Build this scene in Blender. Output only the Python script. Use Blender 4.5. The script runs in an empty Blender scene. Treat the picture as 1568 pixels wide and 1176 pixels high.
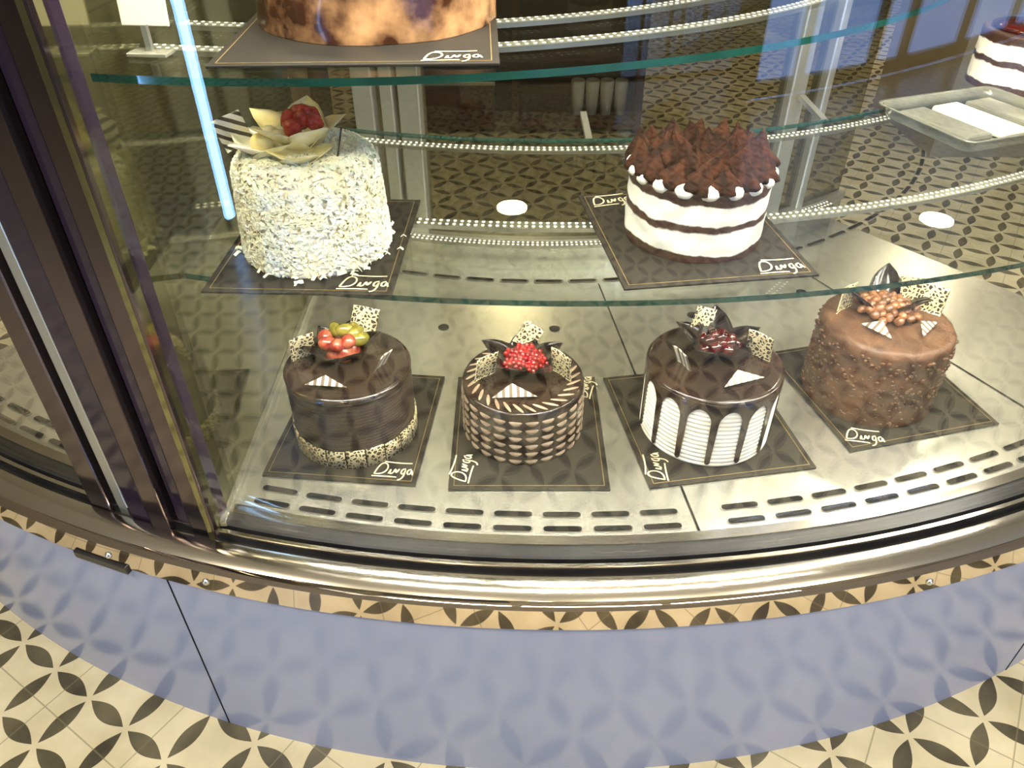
import bpy, math, random
from mathutils import Vector, Matrix, noise
random.seed(7)
scene=bpy.context.scene
try:
    scene.view_settings.view_transform='Standard'
except Exception: pass
PI=math.pi
sin,cos=math.sin,math.cos
# ------------------------------------------------------------ materials
def nt(name):
    m=bpy.data.materials.new(name); m.use_nodes=True
    t=m.node_tree; b=t.nodes.get('Principled BSDF')
    return m,t,b
def setp(b,**k):
    for n,v in k.items():
        n=n.replace('_',' ')
        if n in b.inputs: b.inputs[n].default_value=v
def c4(c): return (c[0],c[1],c[2],1)
def srgb(r,g,b):
    f=lambda v:(v/255/12.92) if v/255<=.04045 else ((v/255+.055)/1.055)**2.4
    return (f(r),f(g),f(b))
def M(name,col,rough=.5,metal=0,col2=None,scale=30,bump=0,bscale=None,coat=0,em=None,es=0,sss=0,spec=.5,lo=.4,hi=.6,stretch=None):
    m,t,b=nt(name)
    setp(b,Base_Color=c4(col),Roughness=rough,Metallic=metal,Coat_Weight=coat,Coat_Roughness=.05,Specular_IOR_Level=spec)
    if sss: setp(b,Subsurface_Weight=sss,Subsurface_Scale=.004)
    tc=t.nodes.new('ShaderNodeTexCoord'); src=tc.outputs['Object']
    if stretch:
        mp=t.nodes.new('ShaderNodeMapping'); mp.inputs['Scale'].default_value=stretch
        t.links.new(src,mp.inputs[0]); src=mp.outputs[0]
    if col2:
        n=t.nodes.new('ShaderNodeTexNoise'); n.inputs['Scale'].default_value=scale; n.inputs['Detail'].default_value=4
        t.links.new(src,n.inputs['Vector'])
        r=t.nodes.new('ShaderNodeValToRGB'); r.color_ramp.elements[0].position=lo; r.color_ramp.elements[1].position=hi
        r.color_ramp.elements[0].color=c4(col); r.color_ramp.elements[1].color=c4(col2)
        t.links.new(n.outputs['Fac'],r.inputs[0]); t.links.new(r.outputs[0],b.inputs['Base Color'])
    if bump:
        n=t.nodes.new('ShaderNodeTexNoise'); n.inputs['Scale'].default_value=bscale or scale; n.inputs['Detail'].default_value=3
        t.links.new(src,n.inputs['Vector'])
        bp=t.nodes.new('ShaderNodeBump'); bp.inputs['Strength'].default_value=bump; bp.inputs['Distance'].default_value=.002
        t.links.new(n.outputs['Fac'],bp.inputs['Height']); t.links.new(bp.outputs[0],b.inputs['Normal'])
    if em: setp(b,Emission_Color=c4(em),Emission_Strength=es)
    return m
def glassmat(name,tint,base=.05,power=5,rough=0.0,amp=.85):
    m=bpy.data.materials.new(name); m.use_nodes=True; t=m.node_tree; t.nodes.clear()
    o=t.nodes.new('ShaderNodeOutputMaterial'); mix=t.nodes.new('ShaderNodeMixShader')
    tr=t.nodes.new('ShaderNodeBsdfTransparent'); tr.inputs[0].default_value=c4(tint)
    g=t.nodes.new('ShaderNodeBsdfGlossy'); g.inputs['Roughness'].default_value=rough
    lw=t.nodes.new('ShaderNodeLayerWeight'); lw.inputs[0].default_value=.5
    p=t.nodes.new('ShaderNodeMath'); p.operation='POWER'; p.inputs[1].default_value=power
    a=t.nodes.new('ShaderNodeMath'); a.operation='MULTIPLY_ADD'; a.inputs[1].default_value=amp; a.inputs[2].default_value=base
    L=t.links.new
    L(lw.outputs['Facing'],p.inputs[0]); L(p.outputs[0],a.inputs[0]); L(a.outputs[0],mix.inputs[0])
    L(tr.outputs[0],mix.inputs[1]); L(g.outputs[0],mix.inputs[2]); L(mix.outputs[0],o.inputs[0])
    return m
def leopard(name):
    m,t,b=nt(name); setp(b,Roughness=.3)
    tc=t.nodes.new('ShaderNodeTexCoord'); v=t.nodes.new('ShaderNodeTexVoronoi'); v.feature='DISTANCE_TO_EDGE'; v.inputs['Scale'].default_value=150
    r=t.nodes.new('ShaderNodeValToRGB'); r.color_ramp.interpolation='CONSTANT'
    e=r.color_ramp.elements; e[0].color=c4(srgb(205,192,150)); e[1].position=.13; e[1].color=c4(srgb(34,22,14))
    n=e.new(.40); n.color=c4(srgb(150,125,85))
    t.links.new(tc.outputs['Object'],v.inputs['Vector']); t.links.new(v.outputs['Distance'],r.inputs[0]); t.links.new(r.outputs[0],b.inputs['Base Color'])
    return m
def stripes(name,c1,c2,scale,axis='X'):
    m,t,b=nt(name); setp(b,Roughness=.3)
    tc=t.nodes.new('ShaderNodeTexCoord'); w=t.nodes.new('ShaderNodeTexWave'); w.inputs['Scale'].default_value=scale; w.bands_direction=axis
    w.inputs['Distortion'].default_value=.6
    r=t.nodes.new('ShaderNodeValToRGB'); r.color_ramp.interpolation='CONSTANT'
    r.color_ramp.elements[0].color=c4(c1); r.color_ramp.elements[1].position=.6; r.color_ramp.elements[1].color=c4(c2)
    t.links.new(tc.outputs['Object'],w.inputs['Vector']); t.links.new(w.outputs['Fac'],r.inputs[0]); t.links.new(r.outputs[0],b.inputs['Base Color'])
    return m
def tile_mat():
    m,t,b=nt('floor_tile_pattern'); L=t.links.new
    setp(b,Roughness=.28)
    tc=t.nodes.new('ShaderNodeTexCoord'); mp=t.nodes.new('ShaderNodeMapping')
    mp.inputs['Rotation'].default_value=(0,0,math.radians(33)); mp.inputs['Scale'].default_value=(1/.108,)*3
    L(tc.outputs['Object'],mp.inputs[0]); s=t.nodes.new('ShaderNodeSeparateXYZ'); L(mp.outputs[0],s.inputs[0])
    def mt(op,a,b_=None):
        n=t.nodes.new('ShaderNodeMath'); n.operation=op
        for i,x in enumerate((a,b_)):
            if x is None: continue
            if isinstance(x,(int,float)): n.inputs[i].default_value=x
            else: L(x,n.inputs[i])
        return n.outputs[0]
    def petal(u,v):
        d=mt('ABSOLUTE',mt('SUBTRACT',v,mt('ROUND',v)))
        f=mt('FRACT',u)
        w=mt('MULTIPLY',mt('SINE',mt('MULTIPLY',f,PI)),.175)
        return mt('LESS_THAN',d,mt('SUBTRACT',w,.035))
    p=mt('MAXIMUM',petal(s.outputs[0],s.outputs[1]),petal(s.outputs[1],s.outputs[0]))
    def grout(u):
        k=mt('MULTIPLY',mt('ADD',u,.5),.5)
        return mt('LESS_THAN',mt('ABSOLUTE',mt('SUBTRACT',k,mt('ROUND',k))),.006)
    g=mt('MAXIMUM',grout(s.outputs[0]),grout(s.outputs[1]))
    nz=t.nodes.new('ShaderNodeTexNoise'); nz.inputs['Scale'].default_value=9; nz.inputs['Detail'].default_value=6; L(tc.outputs['Object'],nz.inputs['Vector'])
    def ramp(c1,c2):
        r=t.nodes.new('ShaderNodeValToRGB'); r.color_ramp.elements[0].color=c4(c1); r.color_ramp.elements[1].color=c4(c2)
        r.color_ramp.elements[0].position=.35; r.color_ramp.elements[1].position=.65; L(nz.outputs['Fac'],r.inputs[0]); return r.outputs[0]
    cr=ramp(srgb(190,180,146),srgb(214,204,172)); dk=ramp(srgb(60,56,44),srgb(104,98,76))
    m1=t.nodes.new('ShaderNodeMixRGB'); L(p,m1.inputs[0]); L(cr,m1.inputs[1]); L(dk,m1.inputs[2])
    m2=t.nodes.new('ShaderNodeMixRGB'); L(mt('MULTIPLY',g,.6),m2.inputs[0]); L(m1.outputs[0],m2.inputs[1]); m2.inputs[2].default_value=c4(srgb(120,112,88))
    L(m2.outputs[0],b.inputs['Base Color'])
    return m
choc_dark=M('dark_chocolate_glaze',srgb(30,21,17),.18,col2=srgb(42,28,22),scale=20,coat=.2)
choc_side=M('chocolate_cream',srgb(34,24,18),.42,col2=srgb(45,32,24),scale=60,bump=.2,bscale=250,spec=.35)
choc_black=M('black_chocolate',srgb(14,10,9),.18,col2=srgb(22,15,14),scale=40,coat=.2)
tan=M('mocha_cream',srgb(150,131,110),.42,col2=srgb(126,106,86),scale=50)
milk=M('milk_chocolate_crunch',srgb(64,43,29),.5,col2=srgb(84,57,38),scale=35,bump=.4,bscale=200,spec=.3)
cocoa=M('cocoa_powder_cream',srgb(28,15,10),.92,col2=srgb(56,30,19),scale=70,bump=.3,bscale=400,spec=.12)
cream=M('whipped_cream',srgb(236,234,222),.5,col2=srgb(226,220,200),scale=40,sss=.1)
whitechoc=M('white_chocolate_shavings',srgb(255,253,238),.5,col2=srgb(250,244,212),scale=40,sss=.15)
yellowchoc=M('yellow_white_chocolate',srgb(250,232,158),.35,col2=srgb(253,245,208),scale=30)
red=M('red_fruit',srgb(150,13,14),.12,col2=srgb(100,6,9),scale=70,coat=.5)
straw2=M('strawberry_skin',srgb(206,40,34),.2,col2=srgb(176,22,22),scale=70,coat=.3)
darkred=M('dark_cherry',srgb(72,15,10),.12,col2=srgb(36,9,7),scale=70,coat=.5)
straw=M('strawberry_flesh',srgb(132,32,22),.2,col2=srgb(172,92,66),scale=60,coat=.4)
yel=M('yellow_fruit',srgb(136,124,44),.2,col2=srgb(112,106,38),scale=60,coat=.4)
nut=M('caramel_nuts',srgb(128,84,50),.35,col2=srgb(84,52,30),scale=90,coat=.2)
leo=leopard('leopard_transfer_print')
shard=stripes('striped_chocolate_shard',srgb(190,186,170),srgb(90,76,58),28)
checker=stripes('checker_chocolate',srgb(240,235,215),srgb(60,50,40),40,'DIAGONAL')
board_m=M('black_board_card',srgb(25,23,19),.55,col2=srgb(31,28,23),scale=15,spec=.25)
gold=M('gold_foil',srgb(130,110,66),.4,.5,col2=srgb(150,128,84),scale=60)
logo_m=M('cream_foil_lettering',srgb(225,212,180),.4,col2=srgb(200,186,150),scale=80)
steel=M('brushed_stainless',(.60,.59,.52),.27,.9,col2=(.66,.65,.58),scale=3,stretch=(1,1,1))
bronze=M('polished_bronze_steel',(.74,.69,.60),.16,1,col2=(.80,.74,.65),scale=4)
mirror=M('mirror_steel_lip',(.62,.54,.48),.02,1,col2=(.58,.50,.44),scale=5)
rimmetal=M('slot_rim_steel',(.40,.38,.32),.4,.9,col2=(.36,.34,.28),scale=5)
blackm=M('black_gasket',(.012,.012,.013),.3,col2=(.02,.02,.02),scale=20)
darkframe=M('dark_polished_frame',(.10,.078,.080),.12,.9,col2=(.14,.11,.115),scale=3)
darkglass=M('dark_smoked_panel',(.022,.014,.026),.08,.2,col2=(.03,.02,.035),scale=3)
alu=M('aluminium_frame',(.42,.42,.37),.35,.85,col2=(.5,.5,.45),scale=5,stretch=(1,1,.1))
canopym=M('canopy_cream_enamel',srgb(226,216,188),.5,col2=srgb(232,222,196),scale=4)
olive=M('tinted_mirror_partition',(.17,.16,.075),.07,.85,col2=(.21,.195,.095),scale=3)
slotm=M('slot_shadow_cavity',(.006,.006,.006),.8,col2=(.01,.01,.01),scale=20,spec=.1)
panel_m=M('glossy_grey_lacquer',srgb(144,151,174),.14,col2=srgb(149,156,178),scale=2,spec=.5)
green=M('green_glass_edge',(.003,.035,.026),.12,col2=(.006,.055,.04),scale=12,coat=.2)
shelfglass=glassmat('clear_shelf_glass',(.96,.98,.96),.028,4,amp=.5)
frontglass=glassmat('curved_pane_glass',(.98,.99,.99),.036,4,amp=.75)
rearglass=glassmat('dimmed_rear_door_glass',(.66,.65,.56),.04,4,amp=.5)  # dimness of the room behind is put into this tint
winglass=glassmat('window_glass',(.95,.97,1),.03,5)
ledm=M('led_diode',(1,.95,.8),.4,em=(1,.93,.76),es=3.0,col2=(1,.93,.78),scale=10)
ledch=M('led_channel_aluminium',(.28,.27,.22),.35,.8,col2=(.33,.32,.27),scale=10)
wall_m=M('warm_plaster',srgb(128,116,88),.8,col2=srgb(138,126,96),scale=4,bump=.1,bscale=60)
darkwall=M('taupe_wall_paint',srgb(92,84,73),.8,col2=srgb(98,90,79),scale=4,bump=.1,bscale=60)
ceil_m=M('ceiling_paint',srgb(205,197,177),.9,col2=srgb(210,202,182),scale=4)
wood=M('dark_walnut',srgb(62,38,20),.4,col2=srgb(84,52,30),scale=6,stretch=(1,1,9))
whitep=M('white_porcelain',srgb(205,200,180),.3,col2=srgb(215,208,190),scale=10)
clearplastic=M('tray_plastic',srgb(120,120,108),.15,.3,col2=srgb(135,135,120),scale=10)
marble=M('caramel_marble_glaze',srgb(48,24,11),.2,col2=srgb(170,130,90),scale=22,coat=.15,lo=.42,hi=.72,spec=.3)
blueglow=M('blue_reflection_glow',(.3,.6,1),.4,em=(.25,.52,1),es=46,col2=(.35,.65,1),scale=3)  # glow of the added pole, mirrored in the front pane
tilem=tile_mat()
# ------------------------------------------------------------ mesh helpers
def empty(name,loc=(0,0,0),rz=0):
    e=bpy.data.objects.new(name,None); scene.collection.objects.link(e); e.location=loc; e.rotation_euler=(0,0,rz); e.empty_display_size=.05
    return e
def mesh(name,verts,faces,mats,parent=None,smooth=True,fm=None,loc=None,rot=None):
    me=bpy.data.meshes.new(name); me.from_pydata([tuple(v) for v in verts],[],faces)
    if not isinstance(mats,(list,tuple)): mats=[mats]
    for m in mats: me.materials.append(m)
    if fm:
        for p,i in zip(me.polygons,fm): p.material_index=i
    if smooth:
        for p in me.polygons: p.use_smooth=True
    me.update()
    o=bpy.data.objects.new(name,me); scene.collection.objects.link(o)
    if parent: o.parent=parent
    if loc: o.location=loc
    if rot: o.rotation_euler=rot
    return o
def bev(o,w,seg=2):
    m=o.modifiers.new('b','BEVEL'); m.width=w; m.segments=seg; m.limit_method='ANGLE'; return o
def boxvf(x0,x1,y0,y1,z0,z1,off=0):
    v=[(x,y,z) for z in (z0,z1) for y in (y0,y1) for x in (x0,x1)]
    f=[(0,2,3,1),(4,5,7,6),(0,1,5,4),(1,3,7,5),(3,2,6,7),(2,0,4,6)]
    return v,[tuple(i+off for i in q) for q in f]
def box(name,x0,x1,y0,y1,z0,z1,mat,parent=None,b=.002):
    v,f=boxvf(x0,x1,y0,y1,z0,z1); o=mesh(name,v,f,mat,parent,smooth=False)
    if b: bev(o,b)
    return o
class Acc:
    def __init__(s): s.v=[];s.f=[];s.m=[]
    def add(s,v,f,mi=0,M4=None):
        o=len(s.v); s.v+= [tuple(M4@Vector(p)) if M4 else tuple(p) for p in v]
        s.f+=[tuple(i+o for i in q) for q in f]; s.m+=[mi]*len(f)
    def make(s,name,mats,parent=None,smooth=True): return mesh(name,s.v,s.f,mats,parent,smooth,s.m)
def lathe_vf(prof,n=64,rf=None):
    v=[];f=[]
    for j,(r,z) in enumerate(prof):
        for i in range(n):
            a=2*PI*i/n; rr=r if not rf else rf(r,z,a)
            v.append((rr*cos(a),rr*sin(a),z))
    for j in range(len(prof)-1):
        for i in range(n):
            k=(i+1)%n; f.append((j*n+i,j*n+k,(j+1)*n+k,(j+1)*n+i))
    f.append(tuple(range(n))[::-1]); f.append(tuple(range((len(prof)-1)*n,len(prof)*n)))
    return v,f
def sph(r=1,nu=10,nv=7):
    prof=[(r*sin(PI*(j+.02)/(nv)) if 0<j<nv else r*.03, -r*cos(PI*j/nv)) for j in range(nv+1)]
    return lathe_vf(prof,nu)
def T(x,y,z,rx=0,ry=0,rz=0,s=(1,1,1)):
    return Matrix.Translation((x,y,z))@Matrix.Rotation(rz,4,'Z')@Matrix.Rotation(ry,4,'Y')@Matrix.Rotation(rx,4,'X')@Matrix.Diagonal((s[0],s[1],s[2],1))
CX,CY=.08,2.70
def P(r,a,z): return (CX+r*sin(a),CY-r*cos(a),z)
def az(x,r): return math.asin(max(-1,min(1,(x-CX)/r)))
def arcsweep(name,prof,a0,a1,n,mat,parent=None,smooth=True,cx=CX,cy=CY,fm=None,xclip=None):
    """closed profile (r,z) swept round the counter centre"""
    v=[];f=[];m=[];k=len(prof)
    for i in range(n+1):
        for (r,z) in prof:
            s=math.asin((xclip-cx)/r) if xclip is not None else a0
            a=s+(a1-s)*i/n
            v.append((cx+r*sin(a),cy-r*cos(a),z))
    for i in range(n):
        for j in range(k):
            q=(j+1)%k; f.append((i*k+j,(i+1)*k+j,(i+1)*k+q,i*k+q)); m.append(fm[j] if fm else 0)
    f.append(tuple(range(k))); f.append(tuple(range(n*k,n*k+k))[::-1]); m+=[fm[0] if fm else 0]*2
    mats=mat if isinstance(mat,(list,tuple)) else [mat]
    o=mesh(name,v,f,mats,parent,smooth,m)
    if smooth:
        try:
            o.data.set_sharp_from_angle(angle=math.radians(35))
        except Exception: pass
    return o
DZ=.485; MZ=.845; TZ=1.115
# ------------------------------------------------------------ room
floor=mesh('floor',*boxvf(-6,6,-2.6,7,-.05,0),tilem,smooth=False)
mesh('ceiling',*boxvf(-6,6,-2.6,7,2.8,2.9),ceil_m,smooth=False)
mesh('wall_back',*boxvf(-6,6,7,7.1,0,2.8),wall_m,smooth=False)
mesh('wall_left',*boxvf(-6.1,-6,-2.6,7,0,2.8),wall_m,smooth=False)
mesh('wall_right',*boxvf(6,6.1,-2.6,7,0,2.8),wall_m,smooth=False)
A=Acc()
for b in [(-6,1.7,0,2.8),(1.7,6,2.6,2.8),(5.6,6,0,2.6)]:
    v,f=boxvf(b[0],b[1],-2.7,-2.6,b[2],b[3]); A.add(v,f)
A.make('wall_front',[darkwall],smooth=False)
w=empty('window_1',(0,0,0))
A=Acc()
for x in (1.7,2.15,2.9,3.25,4.0,4.75,5.53):
    v,f=boxvf(x,x+.07,-2.69,-2.61,0,2.6); A.add(v,f)
v,f=boxvf(1.7,5.6,-2.68,-2.62,0,.08); A.add(v,f)
v,f=boxvf(1.7,5.6,-2.68,-2.62,.6,.66); A.add(v,f)
A.make('window_frame',[blackm],w,False)
mesh('window_pane',*boxvf(1.75,5.58,-2.655,-2.645,.08,2.6),winglass,w,False)
lp=empty('blue_reflection_pole',(-1.72,-.78,0))  # unseen glowing pole, added to cast a blue streak reflection on the pane
mesh('pole_base',*lathe_vf([(.12,0),(.12,.015),(.03,.025),(.025,.06)],32),darkframe,lp)
mesh('pole_tube',*lathe_vf([(.028,.06),(.028,2.1)],24),blueglow,lp)
mesh('pole_cap',*lathe_vf([(.032,2.1),(.032,2.13),(.01,2.14)],24),darkframe,lp)
# ------------------------------------------------------------ display case
case=empty('curved_pastry_display_case')
aL,aR=-.62,.66
arcsweep('deck',[(1.18,DZ-.012),(1.975,DZ-.012),(1.975,DZ),(1.18,DZ)],aL,aR,90,steel,case)
arcsweep('deck_front_edge',[(1.962,DZ),(1.978,DZ),(1.978,DZ+.006),(1.962,DZ+.006)],aL,aR,90,bronze,case)
arcsweep('gasket_channel',[(1.976,.43),(2.022,.43),(2.022,.466),(2.012,.466),(2.012,.478),(2.002,.478),(2.002,.488),(1.976,.488)],aL,aR,90,[blackm],case)
arcsweep('gasket_bead',[(2.006,.478),(2.012,.478),(2.012,.484),(2.006,.484)],aL,aR,90,bronze,case)
arcsweep('bumper_trim_top',[(2.02,.44),(2.02,.4725),(2.030,.4735),(2.043,.4715),(2.054,.467),(2.062,.462),(2.062,.44)],aL,aR,140,bronze,case)
arcsweep('bumper_trim_lip',[(2.05,.42),(2.070,.42),(2.070,.462),(2.062,.4655),(2.05,.4655)],aL,aR,160,mirror,case)
arcsweep('kick_panel',[(2.02,0),(2.064,0),(2.064,.425),(2.02,.425)],aL,aR,140,panel_m,case)
for k,x in enumerate((-.513,.95)):
    a=az(x,2.064); arcsweep('kick_panel_joint',[(2.06,0),(2.0648,0),(2.0648,.42),(2.06,.42)],a-.0006,a+.0006,2,slotm,case)
A=Acc()
for x in (-.60,-.44,.60):
    a=az(x,2.07); v,f=sph(.006,10,6); A.add(v,f,0,T(*P(2.069,a,.44)))
A.make('trim_screws',[steel],case)
v,f=boxvf(-.05,.05,-.006,.004,-.008,.008)
A=Acc(); a=az(-.62,2.07); A.add(v,f,0,T(*P(2.068,a,.418),rz=a)); bev(A.make('black_catch',[blackm],case,False),.002)
def slot(A,r,a,z,w,h,mi=0):
    pts=[]
    for s,base in ((1,-PI/2),(-1,PI/2)):
        for i in range(7):
            t=base+PI*i/6; pts.append((s*(w/2-h/2)+cos(t)*h/2*(1), sin(t)*h/2))
    A.add([P(r+py,a+px/r,z) for px,py in pts],[tuple(range(len(pts)))],mi)
A=Acc()
pitch=.073/1.93
def pair(a):
    for r in (1.945,1.917):
        slot(A,r,a,DZ+.0010,.061,.0125,1); slot(A,r,a,DZ+.0018,.057,.0105,0)
for i in range(9): pair(az(-.36,1.93)+i*pitch)
for i in range(11): pair(az(.345,1.93)+i*pitch)
for i in range(8): pair(az(-.60,1.93)-i*pitch)
for i in range(-9,20):
    slot(A,1.235,i*.075/1.235,DZ+.0018,.058,.010,0); slot(A,1.235,i*.075/1.235,DZ+.0010,.066,.016,1)
for (x,y) in ((-.137,1.285),(.085,1.28),(.37,1.33),(.62,1.42)):
    pts=[(x+.011*cos(t*PI/8),y+.011*sin(t*PI/8),DZ+.001) for t in range(16)]; A.add(pts,[tuple(range(16))],0)
A.make('ventilation_slots',[slotm,rimmetal],case,False)
A=Acc()
for x in (.275,-.05+1.0):
    a=az(x,1.975); d=.0009
    A.add([P(1.97,a-d,DZ+.001),P(1.97,a+d,DZ+.001),P(1.25,a+d-.012,DZ+.001),P(1.25,a-d-.012,DZ+.001)],[(0,1,2,3)])
A.make('deck_joints',[slotm],case,False)
arcsweep('rear_upstand',[(1.165,DZ-.012),(1.185,DZ-.012),(1.185,.545),(1.165,.545)],aL,aR,60,steel,case)
arcsweep('rear_rail',[(1.15,.545),(1.19,.545),(1.19,.562),(1.15,.562)],aL,aR,60,alu,case)
arcsweep('rear_door_glass',[(1.166,.562),(1.172,.562),(1.172,1.68),(1.166,1.68)],az(-.42,1.17),aR,60,rearglass,case)
def vbar(A,r0,r1,x,w,z0,z1,mi=0,rr=2.0):
    a=az(x,rr); v,f=boxvf(-w/2,w/2,0,r1-r0,z0,z1)
    A.add(v,f,mi,T(*P(r1,a,0),rz=a))
A=Acc()
for x,w in ((-.295,.045),(-.245,.028),(-.20,.045),(.585,.04),(.66,.02)):
    vbar(A,1.15,1.19,x,w,.562,1.68,0,1.17)
bev(A.make('rear_door_stiles',[alu],case,False),.003)
arcsweep('roof',[(1.13,1.68),(2.03,1.68),(2.03,1.74),(1.13,1.74)],aL,aR,60,canopym,case)
arcsweep('rear_carcass',[(1.16,0),(1.2,0),(1.2,DZ-.012),(1.16,DZ-.012)],aL,aR,50,darkframe,case)
box('side_partition',-.435,-.427,.735,1.52,DZ,1.68,olive,case,.001)
box('partition_edge_strip',-.427,-.4235,.735,.745,DZ,1.68,darkframe,case,.0005)
box('partition_foot_rail',-.427,-.417,.76,1.50,DZ+.001,DZ+.012,steel,case,.001)
A=Acc()
vbar(A,1.983,2.018,-.622,.040,.462,1.68,0)
vbar(A,1.983,2.012,-.585,.020,.462,1.68,2)
vbar(A,1.983,2.016,-.553,.036,.462,1.68,1)
vbar(A,1.983,2.022,-.515,.032,.462,1.68,0)
vbar(A,1.983,2.008,-.484,.022,.462,1.68,1)
vbar(A,1.980,2.014,-.452,.036,.462,1.68,0)
vbar(A,1.978,2.006,-.430,.006,.462,1.68,1)
bev(A.make('front_post',[darkframe,darkglass,alu],case,False),.002)
arcsweep('front_pane',[(1.994,.484),(2.0,.484),(2.0,1.68),(1.994,1.68)],az(-.427,2.0),aR,80,frontglass,case)
arcsweep('side_section_pane',[(1.994,.484),(2.0,.484),(2.0,1.68),(1.994,1.68)],aL,az(-.645,2.0),10,frontglass,case)
def shelf(nm,r0,r1,z,a1,cx=CX,cy=CY,xc=-.424):
    t=.008
    arcsweep(nm,[(r0,z-t),(r1,z-t),(r1,z),(r0,z)],0,a1,80,[shelfglass,green],case,True,cx,cy,fm=[0,1,0,1],xclip=xc)
shelf('middle_shelf',1.35,1.895,MZ,.66)
TCX,TCY=-.23,1.889
shelf('upper_shelf',.55,1.105,TZ,.95,TCX,TCY)
arcsweep('side_section_shelf',[(1.4,MZ-.008),(1.9,MZ-.008),(1.9,MZ),(1.4,MZ)],aL,az(-.66,1.9),10,[shelfglass,green],case,True,fm=[0,1,0,1])
def ledstrip(nm,r,z,a0,a1,cx=CX,cy=CY):
    e=empty(nm); e.parent=case
    arcsweep('channel',[(r-.011,z),(r+.011,z),(r+.011,z+.006),(r-.011,z+.006)],a0,a1,80,ledch,e,True,cx,cy)
    A=Acc(); n=int((a1-a0)*r/.0105)
    for i in range(n):
        a=a0+(a1-a0)*(i+.5)/n
        for dr in (-.0055,.0055):
            x=cx+(r+dr)*sin(a); y=cy-(r+dr)*cos(a)
            for zz in (z-.0008,z+.0068):
                A.add([(x+.0026*cos(k*PI/3),y+.0026*sin(k*PI/3),zz) for k in range(6)],[(0,1,2,3,4,5)])
    A.make('diodes',[ledm],e,False)
ledstrip('led_strip_shelf_front',1.67,MZ-.016,az(-.42,1.67),.6)
ledstrip('led_strip_shelf_rear',1.372,MZ-.016,az(-.42,1.372),.6)
ledstrip('led_strip_upper_front',.965,TZ-.016,math.asin((-.42-TCX)/.965),.9,TCX,TCY)
ledstrip('led_strip_upper_rear',.855,TZ-.016,math.asin((-.42-TCX)/.855),.9,TCX,TCY)
ledstrip('led_strip_well',1.20,.552,az(-.42,1.2),.6)
ledstrip('led_strip_canopy',1.955,1.655,az(-.42,1.95),.6)
A=Acc()
for x,y in ((.14,1.5),(.60,1.6),(-.40,1.5)):
    for z in (MZ-.012,):
        v,f=boxvf(-.006,.006,-.12,.02,-.006,.004); A.add(v,f,0,T(x,y,z))
A.make('shelf_brackets',[alu],case,False)
# ------------------------------------------------------------ cake boards
def logo(parent,x,y,z,rz,w=.056):
    cu=bpy.data.curves.new('logo_script','CURVE'); cu.dimensions='3D'; cu.bevel_depth=.0013; cu.bevel_resolution=1
    strokes=[[(-.5,-.15),(-.42,.28),(-.2,.3),(-.14,.05),(-.3,-.16),(-.5,-.15)],
             [(-.1,-.12),(-.05,.12),(-.07,-.12),(.02,-.1),(.07,.12),(.1,-.12),(.2,.14),(.13,.0)],
             [(.36,.1),(.26,.1),(.24,-.1),(.34,-.1),(.36,.12),(.33,-.32),(.2,-.34)],
             [(.52,.1),(.42,.08),(.42,-.1),(.52,-.1),(.53,.12),(.58,-.12)],
             [(-.55,-.24),(-.1,-.22),(.15,-.24)],[(-.3,.36),(.1,.30),(.5,.34)]]
    for st in strokes:
        s=cu.splines.new('NURBS'); s.points.add(len(st)-1); s.use_endpoint_u=True; s.order_u=3
        for p,(a,b) in zip(s.points,st): p.co=(a*w,b*w,0,1)
    cu.materials.append(logo_m)
    o=bpy.data.objects.new('logo_script',cu); scene.collection.objects.link(o); o.parent=parent; o.location=(x,y,z); o.rotation_euler=(0,0,rz); o.scale=(1,1,.2)
def cboard(x,y,z,wx,wy,rot,logos):
    e=empty('cake_board',(x,y,z+.0005),math.radians(rot))
    v,f=boxvf(-wx/2,wx/2,-wy/2,wy/2,0,.003); bev(mesh('card',v,f,board_m,e,False),.0008)
    i=.008;t=.0009; A=Acc(); X=wx/2-i; Y=wy/2-i
    for b in ((-X,X,-Y,-Y+t),(-X,X,Y-t,Y),(-X,-X+t,-Y,Y),(X-t,X,-Y,Y)):
        v,f=boxvf(*b,.003,.0034); A.add(v,f)
    A.make('gold_border',[gold],e,False)
    for (lx,ly,r) in logos: logo(e,lx*wx/2,ly*wy/2,.0038,math.radians(r))
    return e
cboard(-.258,.992,DZ,.245,.28,-5.5,[(.66,-.80,0)])
cboard(.0265,.975,DZ,.25,.285,0,[(-.82,-.68,80),(.84,.78,75)])
cboard(.325,.998,DZ,.275,.283,9.5,[(-.82,-.70,80)])
cboard(.655,1.09,DZ,.285,.283,14,[(-.72,-.82,-25)])
cboard(.2475,.984,MZ,.257,.28,8,[(.66,-.82,0),(-.66,.80,8)])
cboard(-.262,.955,MZ,.238,.275,-2,[(.66,-.82,0)])
cboard(-.168,.985,TZ,.30,.33,2,[(.66,-.86,2)])
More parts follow.
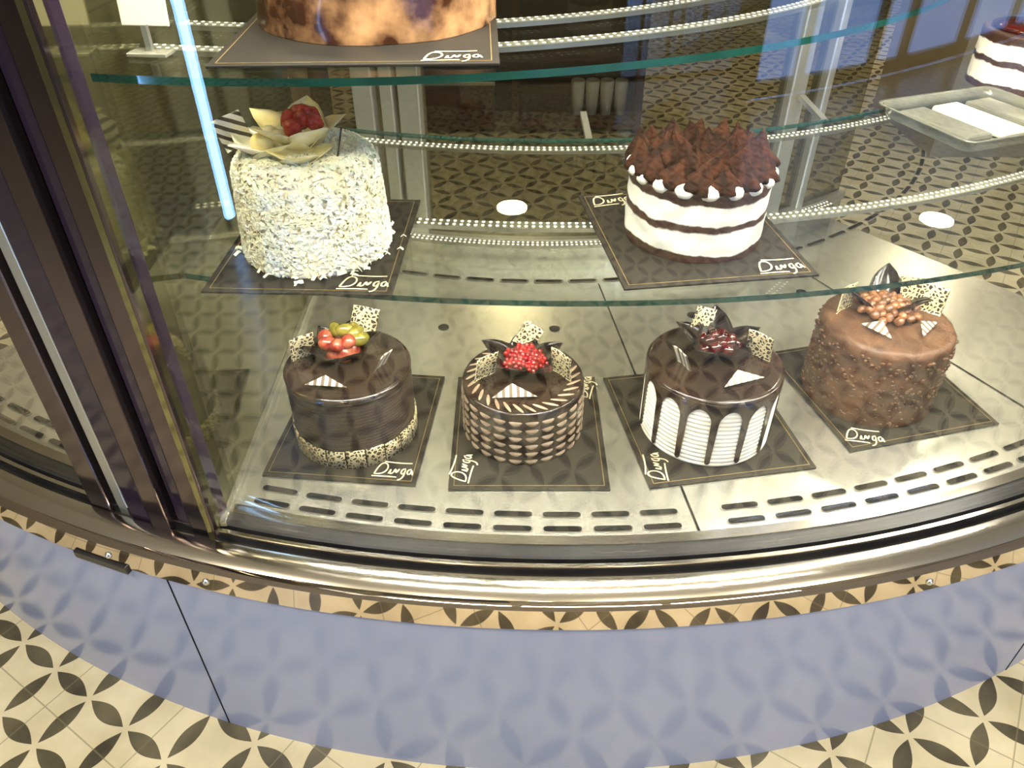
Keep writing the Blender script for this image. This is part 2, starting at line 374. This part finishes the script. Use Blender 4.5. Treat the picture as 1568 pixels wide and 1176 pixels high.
# ------------------------------------------------------------ cake parts
def petal_vf(L=.045,W=.032,lean=.5,n=8):
    v=[];f=[]
    for j in range(n+1):
        t=j/n; w=W/2*((1-t)**.62)*(.72+1.1*t)
        y0=L*(t*sin(lean)+.16*t*t); z=L*t*cos(lean)
        for i in range(7):
            s=(i-3)/3; v.append((s*w, y0-abs(s)**2*w*.55, z+.0*s))
    m=len(v); v+= [(a,b+.0014,c) for a,b,c in v]
    for j in range(n):
        for i in range(6):
            q=j*7+i; f.append((q,q+1,q+8,q+7)); f.append((m+q,m+q+7,m+q+8,m+q+1))
        for q in (j*7,j*7+6): f.append((q,q+7,m+q+7,m+q))
    return v,f
def petals(e,cx,cy,z,n,mat,L=.045,W=.04,r=.014,rot=0,lean=.5,name='chocolate_petals'):
    A=Acc()
    for i in range(n):
        a=rot+2*PI*i/n; v,f=petal_vf(L*random.uniform(.9,1.1),W,lean*random.uniform(.85,1.15))
        A.add(v,f,0,T(cx+r*cos(a),cy+r*sin(a),z,rz=a-PI/2))
    A.make(name,[mat],e)
def square(e,x,y,z,rz,tilt=.2,s=.032,mat=None,roll=0,name='leopard_square'):
    v=[];f=[];n=8
    for k in (0,1):
        for j in range(n+1):
            for i in range(n+1):
                a=(i/n-.5)*s; b=(j/n)*s*1.15
                v.append((a, k*.0016+.0015*sin(i/n*PI*1.6), b))
    N=(n+1)**2
    for j in range(n):
        for i in range(n):
            q=j*(n+1)+i; f.append((q,q+1,q+n+2,q+n+1)); f.append((N+q,N+q+n+1,N+q+n+2,N+q+1))
    for j in range(n):
        for q in (j*(n+1),j*(n+1)+n): f.append((q,q+n+1,N+q+n+1,N+q))
    for i in range(n):
        for q in (i,n*(n+1)+i): f.append((q,q+1,N+q+1,N+q))
    o=mesh(name,v,f,mat or leo,e,True,None,(x,y,z),(tilt,roll,rz)); return o
def shardp(e,x,y,z,rz,L=.055,W=.02,tilt=.35,name='chocolate_shard'):
    v=[(-L/2,0,0),(L/2,0,0),(-L*.05,W,0),(-L/2,0,.0016),(L/2,0,.0016),(-L*.05,W,.0016)]
    f=[(0,2,1),(3,4,5),(0,1,4,3),(1,2,5,4),(2,0,3,5)]
    return mesh(name,v,f,shard,e,False,None,(x,y,z),(tilt,0,rz))
def berries(e,cx,cy,z,n,R,size,mat,name='berries',bumpy=True,dome=.012):
    A=Acc()
    for i in range(n):
        a=i*2.4; rr=R*math.sqrt((i+.3)/n)
        zz=z+dome*(1-(rr/R)**2)+random.uniform(0,.003)
        x,y=cx+rr*cos(a),cy+rr*sin(a)
        if bumpy:
            v,f=sph(size*.38,7,5)
            for k in range(13):
                ph=math.acos(1-2*(k+.5)/13); th=k*2.399
                d=size*.72
                A.add(v,f,0,T(x+d*sin(ph)*cos(th),y+d*sin(ph)*sin(th),zz+d*cos(ph)))
            v,f=sph(size*.75,8,6); A.add(v,f,0,T(x,y,zz))
        else:
            v,f=sph(size,12,8)
            A.add([Vector(p)*(1+.25*noise.noise(Vector(p)*90+Vector((i,0,0)))) for p in v],f,0,T(x,y,zz,random.random(),random.random(),a,(1,random.uniform(.7,1),random.uniform(.7,.9))))
    A.make(name,[mat],e)
def body(e,r0,r1,h,mat,name='cake_body',ripple=0,rows=14,lump=0,lscale=60,rnd=.006,n=128,z0=0.0035):
    prof=[(r0-.002,z0)]
    K=rows*6
    for j in range(K+1):
        t=j/K; z=z0+(h-rnd-z0)*t; r=r0+(r1-r0)*t
        if ripple: r+=ripple*(abs(sin(PI*t*rows))-.5)
        prof.append((r,z))
    for j in range(1,9):
        t=PI/2*j/8; prof.append((r1-rnd+rnd*cos(t),h-rnd+rnd*sin(t)))
    for k in (.85,.7,.5,.3,.1): prof.append(((r1-rnd)*k,h))
    rf=None
    if lump:
        def rf(r,z,a):
            p=Vector((r*cos(a),r*sin(a),z))
            return r+ (lump*noise.noise(p*lscale)+lump*.7*noise.noise(p*lscale*2.2) if r>.2*r1 else 0)
    v,f=lathe_vf(prof,n,rf)
    return mesh(name,v,f,mat,e)
# --- cake 1 : dark chocolate with fruit
e=empty('chocolate_fruit_cake',(-.260,.978,DZ))
H=.139; R=.098
body(e,R,R,H-.004,choc_side,ripple=.0014,rows=22)
v,f=lathe_vf([(R-.004,H-.010),(R+.0012,H-.010),(R+.0018,H-.005),(R-.001,H-.001),(R-.006,H),(R*.6,H+.0004),(R*.2,H)],96); mesh('top_glaze',v,f,choc_dark,e)
A=Acc(); n=20
for i in range(n):
    a0=2*PI*(i+.04)/n;a1=2*PI*(i+.96)/n; hh=.040+random.uniform(-.002,.002); rr=R+.0022+random.uniform(0,.0012)
    v=[];f=[]
    for j in range(5):
        a=a0+(a1-a0)*j/4
        for z in (.004,hh-.002,hh): v.append(((rr+(.0008 if z<hh else -.001))*cos(a),(rr+(.0008 if z<hh else -.001))*sin(a),z))
    for j in range(4):
        for k in range(2): q=j*3+k; f.append((q,q+3,q+4,q+1))
    A.add(v,f)
o=A.make('leopard_band',[leo],e); s=o.modifiers.new('s','SOLIDIFY'); s.thickness=.002
cx,cy=-.010,.024
petals(e,cx,cy,H-.002,6,choc_black,L=.046,W=.056,r=.020,rot=.3,lean=.85)
A=Acc()
for (x,y,z,rz,s) in ((-.022,-.008,.026,.4,1.35),(-.006,-.017,.027,1.2,1.25),(.010,-.010,.028,2.0,1.3),(-.028,.008,.024,3.0,1.2)):
    v,f=lathe_vf([(.001,-.013),(.006,-.008),(.0105,0),(.011,.006),(.007,.011),(.001,.012)],14)
    A.add(v,f,0,T(cx+x,cy+y,H+z,1.1,.3,rz,(s,s*.8,s)))
for (x,y,z,rz) in ((.004,.014,.036,.2),(.022,.010,.034,1.0),(-.012,.020,.033,2.1),(.016,.024,.030,1.9),(.030,.0,.028,.6)):
    v,f=sph(.015,12,8); A.add(v,f,1,T(cx+x,cy+y,H+z,.3,0,rz,(1.1,.7,.75)))
for i in range(6):
    v,f=sph(.016,10,6); A.add(v,f,0,T(cx+.014*cos(i),cy+.014*sin(i),H+.010))
A.make('fruit_pieces',[straw,yel],e)
square(e,-.072,.014,H-.002,.7,.15,.040); square(e,.014,.062,H+.010,.15,-.25,.042,roll=.3)
square(e,.052,-.014,H-.001,1.15,.5,.032,mat=shard,name='chocolate_stick')
shardp(e,-.020,-.068,H+.006,-.1,.064,.017,.6)
# --- cake 2 : mocha scalloped cake
e=empty('mocha_scallop_cake',(.018,.985,DZ))
H=.107;R=.098
body(e,R,R,H,choc_dark,rnd=.005)
A=Acc();n=24;rows=6
for i in range(n):
    for j in range(rows):
        a0=2*PI*(i+.5)/n; z0=.012+.0158*j; w=2*PI*R/n*.84/2/R; hh=.0050
        v=[];f=[]
        for q in range(9):
            s=(q-4)/4
            for t in (-1,-.5,0,.5,1):
                z=z0+t*hh*(1-s*s)**.7-.003*(1-s*s)
                r=R+.0004+.0020*(1-t*t)*(1-s**4); v.append((r*cos(a0+s*w),r*sin(a0+s*w),z))
        for q in range(8):
            for t in range(4): b=q*5+t; f.append((b,b+5,b+6,b+1))
        A.add(v,f)
A.make('scalloped_piping',[tan],e)
A=Acc();n=30
for i in range(n):
    a=2*PI*i/n; v,f=sph(1,10,8)
    A.add(v,f,0,T(.082*cos(a),.082*sin(a),H-.0005,rz=a+.75,s=(.0150,.0030,.0014)))
A.make('swirl_border',[tan],e)
cx,cy=.002,.020
petals(e,cx,cy,H-.002,5,choc_black,L=.060,W=.068,r=.016,rot=-PI/2+.63,lean=.80)
berries(e,cx,cy-.004,H+.018,14,.030,.0110,red,'red_berries',bumpy=True,dome=.014)
square(e,-.062,-.004,H,.75,.2,.042); square(e,.062,.000,H,-.8,.1,.042); square(e,-.002,.062,H+.016,.1,-.15,.036,roll=.6)
shardp(e,-.014,-.062,H+.006,.05,.070,.022,.75)
# --- cake 3 : white drip cake
e=empty('white_drip_cake',(.323,.987,DZ))
H=.136;R=.105
body(e,R,R,H-.003,cream,ripple=.0022,rows=15)
v=[];f=[];nd=14;per=24;n=nd*per;rows=12
for i in range(n):
    a=2*PI*i/n+.08; s=abs(((i/per)%1)-.5)*2
    d=1-s; k=i//per
    random.seed(k*13+5 if ((i/per)%1)<.5 else (k+1)%nd*13+5); e1=random.uniform(.006,.012) if random.random()<.85 else .03
    if d<.17: zl=e1+.004*(d/.17)**2
    else:
        q=(1-d)/.83; zl=H-.018-.036*(1-math.sqrt(max(0,1-q*q)))
    for j in range(rows+1):
        z=H-.006-(H-.006-zl)*j/rows
        v.append(((R+.0030)*cos(a),(R+.0030)*sin(a),z))
random.seed(11)
for i in range(n):
    for j in range(rows):
        q=i*(rows+1)+j; p=((i+1)%n)*(rows+1)+j; f.append((q,q+1,p+1,p))
o=mesh('chocolate_drips',v,f,choc_dark,e); s=o.modifiers.new('s','SOLIDIFY'); s.thickness=.003; s.offset=-1
v,f=lathe_vf([(R-.004,H-.010),(R+.0030,H-.007),(R+.0026,H-.003),(R-.001,H-.0005),(R-.006,H),(R*.6,H+.0003),(R*.2,H)],96); mesh('top_glaze',v,f,choc_dark,e)
cx,cy=.006,.024
petals(e,cx,cy,H-.002,5,choc_black,L=.060,W=.068,r=.016,rot=.2,lean=.80)
berries(e,cx,cy-.004,H+.018,14,.030,.0110,darkred,'dark_cherries',bumpy=False)
square(e,.070,.010,H,-.7,.15,.042); square(e,-.018,.058,H+.014,.3,-.25,.038,roll=.4)
square(e,-.052,-.014,H-.001,-1.0,.4,.034,mat=shard,name='chocolate_stick')
shardp(e,.030,-.064,H+.006,.35,.070,.021,.6)
# --- cake 4 : hazelnut
e=empty('hazelnut_chocolate_cake',(.633,1.085,DZ))
H=.15;R=.108
body(e,R+.002,R-.001,H,milk,rnd=.012,lump=.0016,lscale=45,n=200,rows=16)
A=Acc()
for i in range(750):
    a=random.uniform(0,2*PI); z=random.uniform(.006,.135); s=random.uniform(.0018,.0040); v,f=sph(s,6,4)
    A.add(v,f,0,T((R+.0008)*cos(a),(R+.0008)*sin(a),z,random.random(),random.random(),a,(.8,1.2,1)))
A.make('nut_crumbs',[milk],e)
berries(e,.004,.02,H+.008,42,.048,.0085,nut,'caramelised_nuts',bumpy=False,dome=.012)
petals(e,.0,.035,H-.002,3,choc_black,L=.066,W=.060,r=.028,rot=1.2,lean=.6)
square(e,-.066,.03,H,.7,.0,.042); square(e,.072,.022,H,-.6,-.1,.044); square(e,.050,.06,H+.004,-.3,-.1,.036)
shardp(e,-.040,-.045,H+.006,-.9,.056,.022,.5); shardp(e,.05,-.04,H+.006,.8,.060,.020,.5)
# --- tiramisu
def layer_mat(H):
    m,t,b=nt('tiramisu_layers'); setp(b,Roughness=.55)
    L=t.links.new
    tc=t.nodes.new('ShaderNodeTexCoord'); s=t.nodes.new('ShaderNodeSeparateXYZ'); L(tc.outputs['Object'],s.inputs[0])
    nz=t.nodes.new('ShaderNodeTexNoise'); nz.inputs['Scale'].default_value=30; nz.inputs['Detail'].default_value=5; L(tc.outputs['Object'],nz.inputs['Vector'])
    a=t.nodes.new('ShaderNodeMath'); a.operation='MULTIPLY_ADD'; L(nz.outputs['Fac'],a.inputs[0]); a.inputs[1].default_value=.018; a.inputs[2].default_value=-.009
    a2=t.nodes.new('ShaderNodeMath'); a2.operation='ADD'; L(a.outputs[0],a2.inputs[0]); L(s.outputs[2],a2.inputs[1])
    d=t.nodes.new('ShaderNodeMath'); d.operation='DIVIDE'; L(a2.outputs[0],d.inputs[0]); d.inputs[1].default_value=H
    r=t.nodes.new('ShaderNodeValToRGB'); r.color_ramp.interpolation='LINEAR'
    W=c4(srgb(238,234,218));B=c4(srgb(58,34,23)); o=0
    stops=[(.14,B),(.16,W),(.45,W),(.48,B),(.56,B),(.58,W),(.82,W),(.84,B)]
    es=r.color_ramp.elements; es[0].position=0; es[0].color=B; es[1].position=1; es[1].color=B
    for p,c in stops: x=es.new(p); x.color=c
    L(d.outputs[0],r.inputs[0]); L(r.outputs[0],b.inputs['Base Color']); return m
e=empty('tiramisu_cake',(.252,.985,MZ))
H=.098;R=.094
body(e,R,R,H,layer_mat(H),lump=.0022,lscale=24,rnd=.004,n=128)
A=Acc(); B=Acc()
def kiss(r,h,tw):
    prof=[(r*.8,0),(r*1.08,h*.10),(r*1.02,h*.24),(r*.84,h*.40),(r*.60,h*.56),(r*.36,h*.72),(r*.16,h*.88),(.0006,h)]
    return lathe_vf(prof,24,lambda rr,z,a: rr*(1+.20*cos(5*a+z*tw)))
for rr,n in ((0,1),(.029,6),(.056,10),(.080,15)):
    for i in range(n):
        a=2*PI*i/n+rr*40; h=random.uniform(.036,.050) if rr<.07 else random.uniform(.032,.045)
        v,f=kiss(.0190,h,random.uniform(30,90)); A.add(v,f,0,T(rr*cos(a),rr*sin(a),H-.002+(.008 if rr<.06 else 0),random.uniform(-.28,.28),random.uniform(-.28,.28),random.random()*6))
for i in range(18):
    a=2*PI*i/18+.1; v,f=sph(.014,10,7); B.add(v,f,0,T(.086*cos(a),.086*sin(a),H+.000,s=(1,1,.7)))
A.make('cocoa_cream_peaks',[cocoa],e); B.make('cream_dots',[cream],e)
# --- white chocolate cake
e=empty('white_chocolate_cake',(-.264,.950,MZ))
H=.134;R=.090
body(e,R+.006,R-.002,H,whitechoc,rnd=.022,lump=.004,lscale=30)
A=Acc()
def flake(pos,nrm,s):
    q=nrm.to_track_quat('Z','Y').to_matrix().to_4x4()
    Mx=Matrix.Translation(pos)@q@Matrix.Rotation(random.uniform(0,6.28),4,'Z')@Matrix.Rotation(random.uniform(-1.1,1.1),4,'X')
    L=s*random.uniform(.8,1.7);W=s*random.uniform(.35,.6);c=s*.35
    v=[(-L/2,-W/2,0),(0,-W/2,c),(L/2,-W/2,0),(-L/2,W/2,0),(0,W/2,c),(L/2,W/2,0)]
    v+=[(a,b,z-.0009) for a,b,z in v]
    f=[(0,1,4,3),(1,2,5,4),(6,9,10,7),(7,10,11,8),(0,6,7,1),(1,7,8,2),(3,4,10,9),(4,5,11,10),(0,3,9,6),(2,8,11,5)]
    A.add(v,f,0,Mx)
for i in range(5200):
    a=random.uniform(0,2*PI)
    if random.random()<.68:
        z=random.uniform(.005,H-.018); r=R+.008-(z/H)*.008; flake(Vector((r*cos(a),r*sin(a),z)),Vector((cos(a),sin(a),.1)),.0078)
    elif random.random()<.45:
        t=random.uniform(0,PI/2); r=R-.022+.022*cos(t); flake(Vector((r*cos(a),r*sin(a),H-.020+.022*sin(t))),Vector((cos(a)*cos(t),sin(a)*cos(t),sin(t))),.0078)
    else:
        r=R*math.sqrt(random.random())*.85; flake(Vector((r*cos(a),r*sin(a),H+.001)),Vector((0,0,1)),.0078)
for i in range(34):
    a=random.uniform(0,2*PI); r=R+.008+abs(random.gauss(0,.01)); flake(Vector((r*cos(a),r*sin(a),.006)),Vector((0,0,1)),.008)
A.make('chocolate_shavings',[whitechoc],e,False)
petals(e,-.006,.012,H-.004,5,yellowchoc,L=.060,W=.074,r=.014,rot=.3,lean=.75)
petals(e,-.044,-.014,H-.004,4,whitechoc,L=.046,W=.060,r=.008,rot=-2.2,lean=.90,name='white_chocolate_curls')
petals(e,.002,-.036,H-.006,4,yellowchoc,L=.040,W=.056,r=.006,rot=-1.2,lean=.95,name='yellow_chocolate_curls')
berries(e,.004,.006,H+.030,8,.022,.0130,straw2,'strawberries',bumpy=False)
A=Acc()
for (x,y) in ((-.024,-.01),(-.040,.004),(-.044,-.022)):
    v,f=sph(.015,12,8); A.add(v,f,0,T(x,y,H+.016,s=(1,.8,.9)))
A.make('peach_slices',[yellowchoc],e)
square(e,-.080,.006,H+.002,.5,.1,.038,mat=checker,name='checker_square',roll=-.3)
A=Acc(); v,f=lathe_vf([(.0012,0),(.0012,.05)],8); A.add(v,f,0,T(.046,-.02,H-.004,.35,.3,0)); A.make('chocolate_straw',[choc_black],e)
# --- caramel cake on the top shelf
e=empty('caramel_mirror_cake',(-.165,1.035,TZ))
body(e,.146,.140,.10,marble,rnd=.02,lump=.002,lscale=14)
# ------------------------------------------------------------ right-hand shelf goods
def traymesh(name,x,y,z,w,d,rz):
    e=empty(name,(x,y,z),rz)
    def ring(w,d,z,n=8,rc=.02):
        p=[]
        for (sx,sy,a0) in ((1,1,0),(-1,1,PI/2),(-1,-1,PI),(1,-1,1.5*PI)):
            for i in range(n): a=a0+PI/2*i/(n-1); p.append((sx*(w/2-rc)+rc*cos(a),sy*(d/2-rc)+rc*sin(a),z))
        return p
    rs=[ring(w-.02,d-.02,.0005),ring(w,d,.022),ring(w+.012,d+.012,.024),ring(w+.012,d+.012,.021),ring(w+.004,d+.004,.020),ring(w-.016,d-.016,.0)]
    k=len(rs[0]); v=[p for r in rs for p in r]; f=[]
    for j in range(len(rs)-1):
        for i in range(k): q=(i+1)%k; f.append((j*k+i,j*k+q,(j+1)*k+q,(j+1)*k+i))
    f.append(tuple(range(k)))
    mesh('tray_shell',v,f,clearplastic,e); return e
e=traymesh('dessert_tray',.86,1.42,MZ+.001,.27,.22,.35)
A=Acc()
for i in range(3):
    v,f=boxvf(-.032,.032,-.08,.08,.002,.016); A.add(v,f,i%2,T(-.080+.080*i,0,0,rz=.05))
bev(A.make('dessert_slices',[clearplastic,cream],e,False),.006)
e=empty('layered_cream_cake',(1.06,1.66,MZ),.3)
body(e,.10,.10,.11,layer_mat(.11),lump=.001,rnd=.004)
mesh('cherry_top',*lathe_vf([(.08,.108),(.085,.115),(.07,.122),(.02,.125)],40),darkred,e)
e=empty('card_reflection_standin',(-.385,.865,TZ+.001),-.1)  # solid card built in place of a reflection on the glass
v,f=boxvf(-.022,.022,-.012,.012,0,.004); bev(mesh('standin_foot',v,f,clearplastic,e,False),.001)
v,f=boxvf(-.003,.003,-.003,.003,.004,.03); mesh('standin_stem',v,f,alu,e,False)
v,f=boxvf(-.026,.026,-.002,.001,.028,.075); bev(mesh('reflected_card',v,f,whitep,e,False,rot=(-.15,0,0)),.001)
# ------------------------------------------------------------ background furniture
e=empty('walnut_back_cabinet',(0,0,0))
box('cabinet_back',-.62,.62,4.15,4.2,0,1.1,wood,e); box('cabinet_side_a',-.62,-.58,3.7,4.15,0,1.1,wood,e); box('cabinet_side_b',.58,.62,3.7,4.15,0,1.1,wood,e)
for i,z in enumerate((.02,.33,.7,1.06)): box('cabinet_shelf_%d'%i,-.58,.58,3.7,4.15,z,z+.035,wood,e)
box('cabinet_divider',.0,.03,3.72,4.15,.05,1.06,wood,e)
A=Acc()
for i in range(4):
    v,f=lathe_vf([(.025,0),(.034,.16),(.030,.165),(.022,.01)],20); A.add(v,f,0,T(.32+.07*i,3.82,.056))
A.make('paper_cups',[whitep])
e=empty('cake_carton',(-.26,3.86,.056))
v,f=boxvf(-.17,.17,-.12,.12,0,.16); bev(mesh('carton_body',v,f,wood,e,False),.004)
v,f=boxvf(-.18,.18,-.13,.13,.16,.18); bev(mesh('carton_lid',v,f,alu,e,False),.004)
e=empty('white_service_counter')
box('counter_body',-2.6,-.9,3.2,3.9,0,.9,wall_m,e); box('counter_top',-2.65,-.85,3.15,3.95,.9,.94,whitep,e)
e=empty('service_counter')
box('counter_body',1.9,3.6,3.4,4.1,0,.9,wall_m,e); box('counter_top',1.85,3.65,3.35,4.15,.9,.94,alu,e)
# ------------------------------------------------------------ lights
def area(name,loc,sx,sy,power,col,rot=(0,0,0)):
    l=bpy.data.lights.new(name,'AREA'); l.shape='RECTANGLE'; l.size=sx; l.size_y=sy; l.energy=power; l.color=col
    o=bpy.data.objects.new(name,l); scene.collection.objects.link(o); o.location=loc; o.rotation_euler=rot; return o
warm=(1,.86,.62); neu=(1,.94,.81)
for i,a in enumerate((-.17,.08,.33)):
    area('case_roof_lamp',P(1.94,a,1.652),.45,.04,14,neu,(math.radians(12),0,a))
for i in range(7):
    a=-.26+.13*i
    area('case_roof_spot',P(1.50,a,1.672),.07,.07,2.2,(1,.88,.66),(0,0,a))
for i,a in enumerate((-.17,.03,.22,.42)):
    area('shelf_lamp',P(1.83,a,MZ-.012),.30,.012,1.8,neu,(math.radians(8),0,a))
def downlight(x,y,pw,col=warm,s=.22):
    e=empty('ceiling_downlight',(x,y,2.8))
    mesh('downlight_ring',*lathe_vf([(s*.5,-.002),(s*.75,-.002),(s*.75,-.02),(s*.55,-.022)],32),whitep,e)
    l=area('lamp',(0,0,-.03),s,s,pw,col); l.data.shape='DISK'; l.parent=e
for x,y in ((-1.6,-.2),(-.5,-.5),(.7,-.5),(1.7,-.2)): downlight(x,y,34)
for x,y in ((-1.5,3),(2,3),(0,5.2),(-3,5),(3,5)): downlight(x,y,22)
# world
wd=bpy.data.worlds.new('World'); scene.world=wd; wd.use_nodes=True
t=wd.node_tree; bg=t.nodes['Background']
g=t.nodes.new('ShaderNodeTexCoord'); s=t.nodes.new('ShaderNodeSeparateXYZ'); r=t.nodes.new('ShaderNodeValToRGB')
t.links.new(g.outputs['Generated'],s.inputs[0]); t.links.new(s.outputs[2],r.inputs[0])
r.color_ramp.elements[0].color=(.24,.42,.86,1); r.color_ramp.elements[1].color=(.46,.66,1,1)
t.links.new(r.outputs[0],bg.inputs[0]); bg.inputs[1].default_value=6.5
# camera
cam=bpy.data.cameras.new('camera'); co=bpy.data.objects.new('camera',cam); scene.collection.objects.link(co)
cam.sensor_width=36; cam.lens=27.05; cam.clip_start=.01
co.location=(0,0,1.345); co.rotation_euler=(math.radians(90-38),0,0)
scene.camera=co
